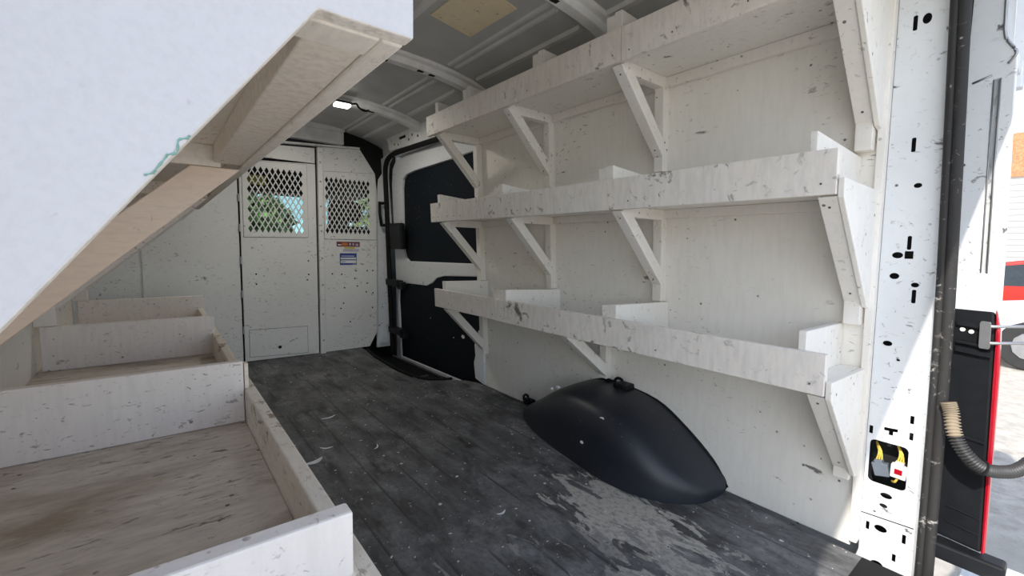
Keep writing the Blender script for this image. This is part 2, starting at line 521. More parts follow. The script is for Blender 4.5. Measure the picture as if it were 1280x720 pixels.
plate(bm, [(.438, .004), (.922, .001), (.922, 1.405), (.438, 1.38)], [[(.475, .885), (.845, .885), (.845, 1.36), (.475, 1.36)]],
      lambda u, v, w: FP(u, v, w-.012), .02)
door = obj('door_leaf', bm, M['steel_white'], part, .003)
bm = bm_new()
plate(bm, [(.455, .864), (.862, .872), (.862, 1.392), (.455, 1.372)], diamonds(.478, .838, .888, 1.352, 10, 7), lambda u, v, w: FP(u, v, w-.018), .006)
obj('window_screen', bm, M['steel_white'], door)
bm = bm_new()
plate(bm, [(.4525, .8615), (.8645, .8695), (.8645, 1.3945), (.4525, 1.3745)], [[(.47, .88), (.85, .88), (.85, 1.365), (.47, 1.362)]], lambda u, v, w: FP(u, v, w-.0126), .0006)
obj('screen_seam', bm, M['screw'], door)
bm = bm_new()
plate(bm, [(.466, .034), (.842, .018), (.842, .215), (.468, .222)], [oval(.655, .082, .012, .012)], lambda u, v, w: FP(u, v, w-.0155), .0035)
obj('hatch', bm, M['steel_white'], door, .001)
bm = bm_new()
plate(bm, [(.4635, .0315), (.8445, .0155), (.8445, .2178), (.4655, .2248)], [], lambda u, v, w: FP(u, v, w-.0126), .0006)
obj('hatch_seam', bm, M['screw'], door)
screws(door, 'drilled_hole', 'hole', [(.655, YP-.0125, .082)], (0, -1, 0), .013)
screws(door, 'drilled_hole', 'hole', [(x, YP-.0125, z) for x, z in ((.52, .61), (.52, .54), (.86, .70), (.85, .56), (.86, .60))], (0, -1, 0), .006)
for z in (.2, .45, .68, .9, 1.1):
    bm = bm_new()
    box(bm, .430, .4365, YP-.018, YP-.004, z, z+.05)
    obj('hinge', bm, M['metal'], door)
bm = bm_new()
plate(bm, [(.40, 1.41), (.922, 1.41), (.922, 1.52), (.40, 1.49)], [], lambda u, v, w: FP(u, v, w-.008), .02)
obj('top_panel', bm, M['steel_white'], part, .003)
bm = bm_new()
plate(bm, [(.930, -.005), (.969, -.010), (.973, 1.530), (.934, 1.526)], [], lambda u, v, w: FP(u, v, w-.034), .04)
strip = obj('frame_strip', bm, M['steel_white'], part, .004)
screws(strip, 'screw', 'metal', [(.951, YP-.0345, z) for z in (.1, .3, .52, .72, .92, 1.1, 1.28, 1.42)], (0, -1, 0), .007)
bm = bm_new()
plate(bm, [(.976, .002), (1.315, .004), (1.378, .12), (1.384, 1.26), (1.372, 1.385), (1.255, 1.555), (.98, 1.535)], [[(.975+.005, .892), (1.335, .892), (1.335, 1.34), (.98, 1.34)]],
      lambda u, v, w: FP(u, v, w-.006), .02)
rp = obj('fixed_panel', bm, M['steel_white'], part, .003)
bm = bm_new()
plate(bm, [(.979, .864), (1.376, .866), (1.368, 1.385), (.979, 1.36)], diamonds(.983, 1.330, .896, 1.332, 10, 7), lambda u, v, w: FP(u, v, w-.012), .006)
obj('window_screen', bm, M['steel_white'], rp)
bm = bm_new()
plate(bm, [(.9785, .8615), (1.3785, .8635), (1.3705, 1.3875), (.9785, 1.3625)], [[(.981, .885), (1.34, .885), (1.34, 1.345), (.981, 1.345)]], lambda u, v, w: FP(u, v, w-.0066), .0006)
obj('screen_seam', bm, M['screw'], rp)
bm = bm_new()
spots = [(1.03, .60), (1.10, .595), (1.21, .62), (1.30, .62), (1.12, .49), (1.11, .37), (1.29, .45), (1.30, .52), (1.345, .44), (1.34, .32), (1.20, .56), (1.09, .33), (1.22, .50), (1.16, .22), (1.345, .62)]
screws(rp, 'drilled_hole', 'hole', [(x, YP-.0065, z) for x, z in spots], (0, -1, 0), .006)
bm = bm_new()
plate(bm, [(.97, 1.538), (1.25, 1.556), (1.25, 1.572), (.97, 1.552)], [], lambda u, v, w: FP(u, v, w-.02), .04)
plate(bm, [(.40, 1.505), (.97, 1.538), (.97, 1.552), (.40, 1.52)], [], lambda u, v, w: FP(u, v, w-.02), .04)
obj('top_flange', bm, M['steel_white'], part, .003)
bm = bm_new(); box(bm, .415, .452, YP+.021, YP+.03, 0, 1.46); box(bm, .415, .95, YP+.021, YP+.03, 1.395, 1.43); box(bm, .905, .99, YP+.021, YP+.03, 0, 1.52)  # dark backing added behind the panel gaps to block light leaking through
obj('gap_light_stop', bm, M['hole'], part)
# stickers on the fixed panel
def sticker(label, pieces):
    first = None
    for (nm, mt, x0, x1, z0, z1, off) in pieces:
        bm = bm_new()
        box(bm, x0, x1, YP-.0075-off, YP-.005, z0, z1)
        o = obj(nm, bm, M[mt], first or rp)
        if first is None:
            first = o
            o['label'] = label
    return first
sticker('maroon and yellow maker sticker', [('sticker', 'maroon_label', 1.066, 1.243, .808, .846, 0), ('sticker_print', 'white_label', 1.075, 1.10, .817, .826, .0006), ('sticker_print', 'orange_label', 1.105, 1.15, .815, .838, .0006),
        ('sticker_print', 'lilac_label', 1.16, 1.175, .818, .836, .0006), ('sticker_print', 'lilac_label', 1.185, 1.20, .818, .836, .0006), ('sticker_print', 'lilac_label', 1.21, 1.232, .815, .833, .0006),
        ('sticker_print', 'yellow_label', 1.125, 1.205, .793, .805, 0), ('sticker_print', 'lilac_label', 1.112, 1.235, .770, .791, 0)])
sticker('blue and white notice sticker', [('sticker', 'blue_label', 1.088, 1.217, .667, .757, 0), ('sticker_print', 'white_label', 1.094, 1.213, .712, .724, .0006), ('sticker_print', 'grey_label', 1.094, 1.213, .704, .711, .0006),
        ('sticker_print', 'white_label', 1.094, 1.213, .681, .702, .0006), ('sticker_print', 'grey_label', 1.10, 1.13, .689, .693, .0012), ('sticker_print', 'white_label', 1.10, 1.20, .733, .738, .0006), ('sticker_print', 'grey_label', 1.185, 1.213, .669, .679, .0006)])
# white pillar trim between partition and sliding door, and the header above
bm = bm_new()
plate(bm, [(1.388, -.02), (1.50, -.02), (1.495, .9), (1.475, 1.30), (1.455, 1.42), (1.41, 1.35), (1.395, 1.20)], [], lambda u, v, w: FP(u, v, w+.022), .02)
struct('trim_%d' % k, bm, M['body'], .002); k += 1
bm = bm_new()
plate(bm, [(1.40, .02), (1.47, .02), (1.47, .20), (1.44, .19)], [], lambda u, v, w: FP(u, v, w+.004), .004)
struct('trim_%d' % k, bm, M['body'], .001); k += 1
bm = bm_new()
box(bm, -.40, 1.135, YP-.005, YP+.05, 1.575, 1.665)
box(bm, -.40, 1.135, YP-.03, YP+.05, 1.662, 1.70)
struct('trim_%d' % k, bm, M['cove'], .006); k += 1

bm = bm_new()  # black sheet added for the shade of the cab gap past the cut corner
plate(bm, [(1.138, 1.45), (1.30, 1.20), (1.44, 1.20), (1.455, 1.55), (1.44, 1.70), (1.138, 1.70)], [], lambda u, v, w: FP(u, v, w+.03), .01)
struct('trim_%d' % k, bm, M['hole']); k += 1
# ------------------------------------------------------------------ sliding door on the right
def DR(dd): return lambda u, v, w: RW(dd-w, u, v)
D0 = -.045
outer = [(2.14, -.11), (3.46, -.11), (3.455, .5), (3.43, 1.30), (3.40, 1.42), (3.33, 1.475), (3.16, 1.49), (2.14, 1.49)]
win = [(3.200, .705), (3.255, .735), (3.283, .80), (3.268, 1.00), (3.245, 1.26), (3.222, 1.322), (3.165, 1.352), (3.022, 1.364), (2.516, 1.372), (2.18, 1.385), (2.18, .722), (2.5, .716)]
low = [(3.428, -.09), (3.412, .38), (3.39, .49), (3.252, .530), (2.923, .536), (2.83, .565), (2.77, .601), (2.666, .621), (2.18, .646), (2.18, -.06)]
bm = bm_new()
plate(bm, outer, [win, low], DR(D0), .028)
d1 = struct('door_1', bm, M['body'], .006)
bm = bm_new()
plate(bm, [(3.30, .69), (3.30, 1.34), (3.2, 1.40), (2.15, 1.40), (2.15, .69)], [], DR(D0-.018), .006)
obj('window_board', bm, M['dark_board'], d1)
bm = bm_new()
plate(bm, [(3.44, -.10), (3.42, .53), (2.9, .56), (2.7, .65), (2.15, .66), (2.15, -.10)], [], DR(D0-.008), .006)
lp = obj('lower_board', bm, M['dark_board'], d1)
for y, z in ((2.46, .235), (2.58, .21), (2.75, .43), (2.9, .3)):
    s = .004 if y > 2.48 else .013
    bm = bm_new()
    plate(bm, oval(y, z, s*1.6, s, 7), [], DR(D0-.0075), .002)
    obj('paint_chip', bm, M['white_label'], lp)
bm = bm_new()
wbox(bm, -.03, .012, 3.19, 3.41, .795, .995)
o = obj('latch', bm, M['black_plastic'], d1, .012)
for z, h in ((.50, .05), (.105, .05)):
    bm = bm_new()
    wbox(bm, -.04, .02, 3.30, 3.52, z, z+h)
    wbox(bm, -.04, .005, 3.25, 3.34, z-.02, z+h-.01)
    obj('hinge', bm, M['black_plastic'], d1, .006)
bm = bm_new()
box(bm, 1.36, 1.50, 2.86, 2.88, -.118, -.112)
solid(bm, [RW(.012, 3.49, -.095), RW(.012, 2.3, -.07), RW(.0, 2.3, -.07), RW(.0, 3.49, -.095)], (0, 0, .008))
obj('sill_strip', bm, M['metal'], d1)
# body frame and weather seal round the opening
bm = bm_new()
tube(bm, smooth_path([RW(.0, y, z) for y, z in ((3.505, -.10), (3.485, .40), (3.462, .866), (3.450, 1.112), (3.438, 1.37), (3.408, 1.455), (3.33, 1.498), (3.16, 1.510), (2.60, 1.500), (2.14, 1.49))], 6), .019, 10)
struct('trim_%d' % k, bm, M['black_rubber'], smooth=True); k += 1
bm = bm_new()
tube(bm, [RW(.035, 3.503, 1.17), RW(.04, 3.50, 1.07), RW(.035, 3.493, .975)], .012)
tube(bm, [RW(.0, 3.503, 1.16), RW(.04, 3.503, 1.155)], .012)
tube(bm, [RW(.0, 3.493, .985), RW(.04, 3.493, .985)], .012)
tag(obj('grab_handle', bm, M['black_plastic'], smooth=True), 'short black grab handle on the pillar beside the sliding door', 'handle')
bm = bm_new()   # white body surround with a wavy edge
plate(bm, [(3.46, 1.0), (3.56, 1.0), (3.555, 1.27), (3.545, 1.33), (3.56, 1.41), (3.60, 1.46), (3.60, 1.51), (3.45, 1.53), (3.28, 1.545), (2.2, 1.55), (2.2, 1.51), (2.6, 1.518), (3.16, 1.528), (3.34, 1.515), (3.43, 1.46), (3.46, 1.37)], [], DR(-.02), .02)
struct('trim_%d' % k, bm, M['cove'], .004); k += 1
# chipped white pillar foot where the plywood ends
bm = bm_new()
plate(bm, [(2.135, .0), (2.235, .02), (2.245, .12), (2.225, .17), (2.23, .24), (2.20, .26), (2.185, .33), (2.135, .33)], [], DR(.012), .05)
plate(bm, [(2.14, .58), (2.19, .58), (2.185, .68), (2.165, .72), (2.14, .72)], [], DR(.006), .03)
struct('trim_%d' % k, bm, M['body'], .008); k += 1

# ------------------------------------------------------------------ right shelving
sh = thing('shelving_unit', 'three tier white painted wooden shelving with diagonal braces along right wall', 'shelving', (1.49, 1.25, 0))
bm = bm_new()
wbox(bm, -.012, 0, .34, 2.135, .0, 1.60)
bp = obj('back_panel', bm, M['shelf_ply'], sh)
bm = bm_new()
wbox(bm, -.012, .016, .322, .340, .02, 1.60)
obj('edge_batten', bm, M['shelf_wood'], sh, .002)
DEP = .272
def lip(par, y0, y1, zb, mt='shelf_lip'):
    bm = bm_new(); wbox(bm, DEP-.02, DEP, y0, y1, zb, zb+.10)
    l = obj('front_lip', bm, M[mt], par, .002)
    for y in [y0+.03, y1-.03]+[y0+(y1-y0)*t for t in (.35, .7)]:
        screws(l, 'screw', 'screw', [RW(DEP+.0003, y, zb+.025)], (-1, 0, -LEAN), .0024)
def shelf(zb, seam):
    bm = bm_new(); wbox(bm, 0.001, DEP-.02, .345, 2.215, zb+.015, zb+.030)
    s = obj('shelf', bm, M['shelf_ply'], sh, .001)
    lip(sh, .345, seam-.0015, zb); lip(sh, seam+.0015, 2.215, zb+.002)
    return s
S_top, S_mid, S_bot = shelf(1.402, .933), shelf(.950, 1.941), shelf(.486, 1.632)
def divider(par, zb, zt, yf, yw, t=.03, drop=0.02, block=True):
    """thin partition standing on a shelf, slightly skewed, with a cleat at its front end"""
    bm = bm_new()
    a, b = DEP-.022, .002
    hexa(bm, [RW(a, yf, zb+.03), RW(b, yw, zb+.03), RW(b, yw+t, zb+.03), RW(a, yf+t, zb+.03),
              RW(a, yf, zt), RW(b, yw, zt-drop), RW(b, yw+t, zt-drop), RW(a, yf+t, zt)])
    d = obj('divider', bm, M['shelf_wood'], sh, .002)
    if block:
        bm = bm_new(); wbox(bm, DEP-.05, DEP-.022, yf+t, yf+t+.032, zb+.03, zt-.006)
        obj('cleat', bm, M['shelf_wood'], d, .002)
for yf, yw, t, bl in ((.393, .388, .018, 0), (.967, .925, .03, 1), (1.586, 1.49, .03, 1), (2.130, 2.075, .03, 0)): divider(S_bot, .486, .632, yf, yw, t, 0, bl)
for yf, yw, t, bl in ((.393, .372, .016, 0), (.980, .955, .03, 1), (1.588, 1.545, .03, 1), (2.140, 2.09, .03, 0)): divider(S_mid, .950, 1.098, yf, yw, t, .03, bl)
for yf, yw, t, bl in ((.40, .39, .018, 0), (.945, .93, .03, 1), (1.311, 1.29, .03, 1), (1.818, 1.79, .03, 1), (2.12, 2.10, .03, 0)): divider(S_top, 1.402, 1.566, yf, yw, t, .03, bl)
# cleats along the wall under each shelf
for zb, z0, z1 in ((1.402, 1.383, 1.4165), (.950, .934, .9645), (.486, .465, .5005)):
    bm = bm_new(); wbox(bm, 0.001, .02, .345, 2.13, z0, z1); obj('wall_cleat', bm, M['shelf_wood'], sh, .002)
# brackets: post on the wall, arm under the shelf, diagonal brace
def bracket(y, zb, zp, w=.037, lo=.255, gusset=False, arm=True):
    if zp is not None:
        bm = bm_new(); wbox(bm, .001, .035, y, y+w, zp, zb-.018)
    else:
        bm = bm_new(); wbox(bm, .001, .035, y, y+w, zb-lo-(.03 if lo > .2 else .012), zb-.018)
    p = obj('bracket_post', bm, M['shelf_wood'], sh, .002)
    bm = bm_new(); wbox(bm, .002, DEP-.055, y+.001, y+w-.001, zb-.022, zb+.0145); obj('bracket_arm', bm, M['shelf_wood'], sh, .002)
    th = .042
    a = Vector((DEP-.006, zb-.004)); b = Vector((.035, zb-lo))
    dr = (b-a).normalized(); nn = Vector((dr.y, -dr.x))
    if nn.y < 0: nn = -nn
    c = b+nn*th; c = c+dr*((.035-c.x)/dr.x) if abs(dr.x) > 1e-6 else c
    e = a+nn*th; e = e+dr*((zb+.0145-e.y)/dr.y)
    a0 = a+dr*((zb+.0145-a.y)/dr.y)
    poly = [a, b, c, e, Vector((min(a0.x, DEP-.021), zb+.0145)), Vector((DEP-.021, zb-.003))]
    bm = bm_new()
    solid(bm, [RW(q.x, y-.0008, q.y) for q in poly], (0, w+.0016, 0))
    br = obj('brace', bm, M['shelf_wood'], sh, .002)
    nrm = Vector((-nn.x*-1, 0, -nn.y))
    q1 = a+dr*.03; q2 = b-dr*.03
    screws(br, 'screw', 'screw', [RW(q1.x, y+w/2, q1.y), RW(q2.x, y+w/2, q2.y)], (-abs(nn.x), 0, -abs(nn.y)), .003)
    if gusset:
        bm = bm_new()
        solid(bm, [RW(d, .331, z) for d, z in ((DEP-.004, zb+.036), (.002, zb+.030), (.002, zb-lo-.02), (.036, zb-lo-.012), (DEP-.004, zb-.006))], (0, .0125, 0))
        obj('gusset', bm, M['shelf_wood'], sh, .002)
for y, g in ((.345, True), (.936, False), (1.516, False), (2.096, False)):
    bracket(y, 1.402, 1.098 if y > .4 else 1.08, gusset=g)
    bracket(y, .950, .634, gusset=g)
for y, g, lo in ((.345, True, .255), (1.190, False, .195), (2.096, False, .255)):
    bracket(y, .486, None, gusset=g, lo=lo)

# ------------------------------------------------------------------ wheel arch cover
def arch():
    bm = bm_new()
    tab = [(.688, .03, .012), (.690, .085, .03), (.697, .13, .045), (.712, .165, .062), (.74, .205, .092), (.79, .248, .135), (.85, .275, .180), (.91, .290, .218), (.97, .295, .245), (1.05, .290, .262), (1.15, .276, .266),
           (1.25, .260, .258), (1.33, .244, .232), (1.42, .222, .182), (1.50, .195, .130), (1.57, .165, .088), (1.63, .125, .052), (1.665, .06, .025), (1.68, .012, .010)]
    fine = smooth_path([(a, b, c) for a, b, c in tab], 3)
    rows = []
    N = 12
    for (y, p, h) in fine:
        p = max(p, .004); h = max(h, .004)
        row = []
        for i in range(N+1):
            a = PI/2*i/N
            ex = .46
            dd = .001+p*(math.cos(a)**ex if i < N else 0)
            zz = .0005+h*(math.sin(a)**ex if i > 0 else 0)
            dd -= .10*p*(zz/h)**2*(1 if i < N else 0)*0.6
            row.append(bm.verts.new(RW(max(dd, .001), y, zz)))
        rows.append(row)
    for r0, r1 in zip(rows, rows[1:]):
        for i in range(N): bm.faces.new([r0[i], r0[i+1], r1[i+1], r1[i]])
    bm.faces.new(rows[0]); bm.faces.new(rows[-1][::-1])
    return bm
wa = thing('wheel_arch_cover', 'black moulded plastic wheel arch cover on floor below the right shelves', 'wheel cover', (1.35, 1.15, 0))
obj('cover_shell', arch(), M['arch_plastic'], wa, 0, True)
bm = bm_new()
tube(bm, smooth_path([RW(.004, y, z) for y, z in ((.688, .015), (.74, .092), (.85, .180), (.97, .245), (1.15, .266), (1.25, .258), (1.42, .182), (1.57, .088), (1.67, .02))], 4), .006)
obj('flange', bm, M['black_rubber'], wa, 0, True)
for y, d, z, s in ((1.03, .245, .205, .008), (1.02, .26, .18, .007), (1.06, .24, .2, .005), (.80, .20, .085, .006), (1.10, .276, .1, .006), (1.33, .18, .235, .006), (1.36, .19, .222, .005)):
    bm = bm_new()
    plate(bm, oval(y, z, s*1.5, s, 7), [], DR(d+.006), .012)
    obj('paint_drip', bm, M['white_label'], wa)
def tie_ring(y, d, z, label):
    t = thing('tie_down_ring', label, 'tie-down ring', RW(d, y, z), 'black tie-down rings at the right wall')
    bm = bm_new(); wbox(bm, 0.0015, d+.014, y-.035, y+.03, z-.012, z+.012); obj('mount', bm, M['black_plastic'], t, .006)
    bm = bm_new()
    tube(bm, [RW(d+.012, y+.022*math.cos(a), z+.014+.022*math.sin(a)) for a in [2*PI*i/16 for i in range(17)]], .006)
    obj('ring', bm, M['black_plastic'], t, 0, True)
tie_ring(1.105, .045, .272, 'black tie-down ring on top of the wheel arch cover')
tie_ring(1.715, .025, .030, 'small black tie-down ring at floor level behind the wheel arch cover')

# ------------------------------------------------------------------ left shelving: bin tray and upper shelf
ls = thing('shelving_unit', 'white wooden unit on left wall with low divided bins under an upper shelf', 'shelving', (-.3, 1.6, 0))
XL = -.335
bm = bm_new(); box(bm, XL-.012, XL, .39, 2.96, 0.0, 1.5); obj('back_panel', bm, M['shelf_ply'], ls)
bm = bm_new(); box(bm, XL+.001, .151, .21, 2.95, .364, .382); tray = obj('bin_floor', bm, M['bin_floor'], ls, .001)
bm = bm_new(); box(bm, .1515, .176, .21, 2.955, .345, .464); obj('side_board', bm, M['bin_side'], tray, .003)
def bdiv(y, x0, x1, t=.022, zt=.533):
    bm = bm_new(); box(bm, x0, x1, y, y+t, .3825, zt); obj('divider', bm, M['bin_wood'], tray, .003)
    return
bdiv(.465, XL+.001, .1535, .024); bdiv(1.245, XL+.001, .150, .024); bdiv(2.10, -.322, .160, .02); bdiv(2.94, -.318, .180, .02)
bm = bm_new(); box(bm, .1515, .160, 1.243, 1.268, .466, .527); obj('chip_block', bm, M['raw_wood'], tray, .001)
# legs that carry the tray
for y in (.55, 1.50, 2.60):
    for x in (XL+.002, .105):
        bm = bm_new(); box(bm, x, x+.04, y, y+.04, 0.0, .3635); obj('tray_leg', bm, M['shelf_wood'], ls, .002)
# upper shelf
bm = bm_new(); box(bm, XL+.001, .16, .393, 2.96, 1.041, 1.056); us = obj('shelf', bm, M['beam_wood'], ls, .001)
bm = bm_new(); box(bm, .1605, .181, .393, 2.97, .998, 1.13); obj('front_lip', bm, M['beam_wood'], us, .003)
bm = bm_new(); box(bm, .106, .1595, .436, 1.232, 1.001, 1.0405); obj('front_beam', bm, M['raw_wood'], us, .002)
bm = bm_new(); box(bm, XL+.002, .1595, .393, .4345, .998, 1.0405); obj('end_cleat', bm, M['beam_wood'], us, .002)
bm = bm_new()   # large white end panel with sawn sloping edge
solid(bm, [(.182, .374, .999), (.182, .374, 1.42), (XL, .374, 1.42), (XL, .374, .445), (XL+.02, .374, .45), (.103, .374, .999)], (0, .0186, 0), 1)
ep = obj('end_panel', bm, [M['panel'], M['sawn_edge']], ls, .002)
screws(ep, 'screw', 'screw', [(-.145, .3737, .96)], (0, -1, 0), .002)
bm = bm_new()
smear = []
for i in range(9):
    t = .20+.0075*i
    smear.append((.103-.418*t+.002*(i % 2), .3737, .999-.549*t+.002+.002*((i*7) % 3)))
tube(bm, smooth_path(smear, 4), lambda i: .00035+.0003*((i*5) % 3), 5)
obj('paint_smear', bm, M['teal_paint'], ep)
def lbrack(y, x1=.1595, w=.038, zlow=.535, armz=.992):
    bm = bm_new(); box(bm, XL+.001, -.278, y, y+w, zlow, 1.04); p = obj('bracket_post', bm, M['bin_wood'], ls, .002)
    bm = bm_new(); box(bm, -.277, .12 if y < 2 else .155, y+.001, y+w-.001, armz, 1.0405); obj('bracket_arm', bm, M['beam_wood'], ls, .002)
    bm = bm_new()
    lowz = lambda x: .986+.925*(x-.152)
    up_z = lambda x: lowz(x)+.088
    zt = armz-.001
    xt0 = .152+(zt-.986)/.925; xt1 = xt0-.088/.925
    solid(bm, [(xt0, y-.001, zt), (-.2775, y-.001, lowz(-.2775)), (-.2775, y-.001, up_z(-.2775)), (xt1, y-.001, zt)], (0, w+.002, 0))
    obj('brace', bm, M['brace_tan' if y < 2 else 'bin_wood'], ls, .002)
lbrack(1.234); lbrack(2.095); lbrack(2.92)

# ------------------------------------------------------------------ ceiling patch and lamp
bm = bm_new()
solid(bm, [(.845, 1.60, 1.694), (1.05, 1.64, 1.687), (1.06, 1.345, 1.686), (.86, 1.30, 1.693)], (0, 0, .004))
tag(obj('roof_patch', bm, M['patch']), 'tan square patch stuck to the grey roof skin', 'patch')
lt = thing('ceiling_lamp', 'small lit white lamp on the roof bow with a loose black wire', 'lamp', (.87, 2.72, 1.66))
bm = bm_new(); box(bm, .83, .915, 2.70, 2.76, 1.622, 1.636); obj('lens', bm, M['lamp'], lt, .005)
bm = bm_new(); box(bm, .825, .92, 2.695, 2.765, 1.6365, 1.648); obj('housing', bm, M['black_plastic'], lt, .002)
bm = bm_new(); tube(bm, smooth_path([(.915, 2.71, 1.640), (.945, 2.70, 1.645), (.955, 2.69, 1.625), (.985, 2.69, 1.612), (1.02, 2.70, 1.622)]), .006); obj('wire', bm, M['black_rubber'], lt, 0, True)

# pale curled scraps lying on the mat
def scrap(x, y, a, ln, wd, label):
    bm = bm_new()
    n_ = 9
    L, R = [], []
    for i in range(n_):
        t = i/(n_-1)-.5
        th = a+1.3*t
        px, py = x+ln*t*math.cos(a)+ln*.18*math.cos(3*t)*math.sin(a), y+ln*t*math.sin(a)-ln*.18*math.cos(3*t)*math.cos(a)
        w_ = wd*(1-(2*t)**2*.85)
        L.append((px-w_*math.sin(th), py+w_*math.cos(th), .0012+.004*abs(t))); R.append((px+w_*math.sin(th), py-w_*math.cos(th), .0012+.004*abs(t)))
    for i in range(n_-1):
        hexa(bm, [L[i], R[i], R[i+1], L[i+1]]+[(p[0], p[1], p[2]+.0012) for p in (L[i], R[i], R[i+1], L[i+1])])
    bmesh.ops.remove_doubles(bm, verts=bm.verts, dist=1e-5)
    return tag(obj('wood_shaving', bm, M['white_label']), label, 'shaving', 'pale shavings on the floor')
scrap(.425, 1.74, .3, .075, .012, 'broad pale wood shaving on the floor beside the left bins')
scrap(.50, 1.83, -.4, .05, .005, 'thin pale shaving just beyond the broad shaving beside the bins')
scrap(.60, 2.16, .2, .07, .005, 'long thin pale shaving on the floor farther in, nearest the partition')
scrap(.66, 1.72, 1.0, .05, .003, 'fine curled shaving on open floor between bins and wheel arch cover')
scrap(.80, 1.05, .1, .035, .0035, 'short pale shaving at mid floor closest to the wheel arch cover')
# ------------------------------------------------------------------ rear right pillar with punched holes
def PL(u, v, w): return RW(-.012+.0-w, u, v)
holes = []
for y, z in ((.289, 1.369), (.274, 1.086), (.267, .849), (.2505, .716)): holes.append(rrect(y, z, .0085, .034, .002, 1))
holes.append(oval(.268, 1.372, .0085, .012))
holes.append(oval(.260, .988, .008, .006))
holes.append(oval(.288, .818, .011, .008)); holes.append(rrect(.266, .819, .017, .019, .001, 1))
holes.append(oval(.291, .765, .010, .008)); holes.append(oval(.250, .745, .008, .006))
holes.append(oval(.294, .589, .010, .007)); holes.append(oval(.270, .549, .004, .003))
for y, z, h in ((.314, .348, .022), (.233, .400, .022), (.232, .356, .020), (.306, .073, .024), (.229, .073, .026), (.246, .010, .022)): holes.append(rrect(y, z, .008, h, .001, 1))
holes.append([(.287, .364), (.259, .366), (.259, .357), (.268, .356), (.268, .345), (.277, .345), (.277, .355), (.287, .355)])
holes.append([(y, z) for y, z in rrect(.274, .263, .080, .120, .012)])
holes.append(oval(.272, .175, .013, .008)); holes.append(oval(.276, .145, .009, .006)); holes.append(oval(.278, .077, .014, .010)); holes.append(oval(.280, -.030, .014, .011))
bm = bm_new()
plate(bm, [(.208, -.10), (.3215, -.10), (.3215, 1.62), (.222, 1.62)], holes, PL, .0025)
rpill = struct('trim_%d' % k, bm, M['body']); k += 1
bm = bm_new()
wbox(bm, -.075, -.07, .20, .33, -.1, 1.62)
obj('pillar_cavity', bm, M['hole'], rpill)
bm = bm_new()   # lapped joint low on the pillar
plate(bm, [(.212, .1105), (.3215, .1045), (.3215, .1075), (.212, .1135)], [], lambda u, v, w: RW(-.0115-w, u, v), .002)
obj('seam', bm, M['hole'], rpill)
bm = bm_new()   # return flange rolling towards the seal
solid(bm, [RW(-.012, .222, 1.62), RW(-.012, .208, -.10), RW(.010, .196, -.10), RW(.010, .208, 1.62)], (.012, .004, 0))
obj('flange', bm, M['body'], rpill, .003)
# rubber door seal
bm = bm_new()
pth = smooth_path([RW(.004, .178, -.12), RW(.004, .178, .1), RW(.004, .184, .66), RW(.004, .205, 1.39), RW(.01, .210, 1.60)], 8)
tube(bm, pth, .0125, 10)
tube(bm, [p+Vector((-.006, .015, 0)) for p in pth], .008, 8)
struct('trim_%d' % k, bm, M['seal_grey'], smooth=True); k += 1
# outer jamb (body corner) from seal to outer skin
def JB(s, v, w):       # s runs from the seal outwards
    return Vector((1.514-.03*(v-.8)-s*.12+w, .1765+.028*(v-.8)-s*.505, v))
bm = bm_new()
plate(bm, [(-.05, .06), (.130, .06), (.130, .69), (.140, .71), (.141, .80), (.136, 1.20), (.136, 1.25), (.129, 1.272), (.102, 1.296), (.095, 1.31), (.092, 1.36), (.090, 1.66), (-.05, 1.66)], [[(.066, .78), (.086, .78), (.088, 1.215), (.068, 1.215)]], JB, .012)
jamb = struct('trim_%d' % k, bm, M['body'], .003); k += 1
bm = bm_new()
plate(bm, [(.064, .775), (.088, .775), (.090, 1.22), (.066, 1.22)], [], lambda u, v, w: JB(u, v, w+.008), .004)
obj('groove', bm, M['groove'], jamb)
bm = bm_new()
plate(bm, [(.08, 1.29), (.118, 1.28), (.120, 1.66), (.08, 1.66)], [], lambda u, v, w: JB(u, v, w+.018), .012)
obj('outer_return', bm, M['body'], jamb)
for ss in (.066, .0865):
    bm = bm_new(); tube(bm, [JB(ss, .78, -.0005), JB(ss+.002, 1.215, -.0005)], .0016, 5); obj('pressed_line', bm, M['metal'], jamb, 0, True)
bm = bm_new()
tube(bm, [JB(.0, 1.218, 0.001), JB(.03, 1.222, .001), JB(.062, 1.226, .001)], .003)
tube(bm, smooth_path([JB(.089, 1.66, 0), JB(.091, 1.36, 0), JB(.094, 1.31, 0), JB(.102, 1.294, 0), JB(.127, 1.270, 0), JB(.130, 1.258, 0), JB(.110, 1.243, 0)]), .003)
obj('pressed_line', bm, M['metal'], jamb, 0, True)
# tail light seen from its inner side
tl = thing('tail_light', 'tall red and black tail light at the rear right corner', 'tail light', JB(.05, .07, 0))
bm = bm_new()
plate(bm, [(-.03, .116), (.132, .116), (.130, .66), (.124, .692), (-.03, .692)], [], lambda u, v, w: JB(u, v, w-.018), .017)
hs = obj('housing', bm, M['black_plastic'], tl, .006)
for v0, v1, w0 in ((.655, .665, .008), (.612, .618, .008), (.592, .604, .010), (.20, .204, .003), (.16, .166, .003), (.385, .391, .004)):
    bm = bm_new()
    plate(bm, [(.0, v0), (.120, v0-.004), (.120, v1-.004), (.0, v1)], [], lambda u, v, w: JB(u, v, w-.018-w0), w0)
    obj('rib', bm, M['black_plastic'], hs, .001)
bm = bm_new()
plate(bm, [(.132, .116), (.145, .124), (.151, .55), (.146, .655), (.127, .70), (.131, .62)], [], lambda u, v, w: JB(u, v, w-.026), .03)
obj('red_lens', bm, M['red_lens'], tl, .004)
screws(hs, 'screw', 'plug_white', [JB(s, v, -.019) for s, v in ((.022, .645), (.052, .642))], (-1, 0, 0), .005)
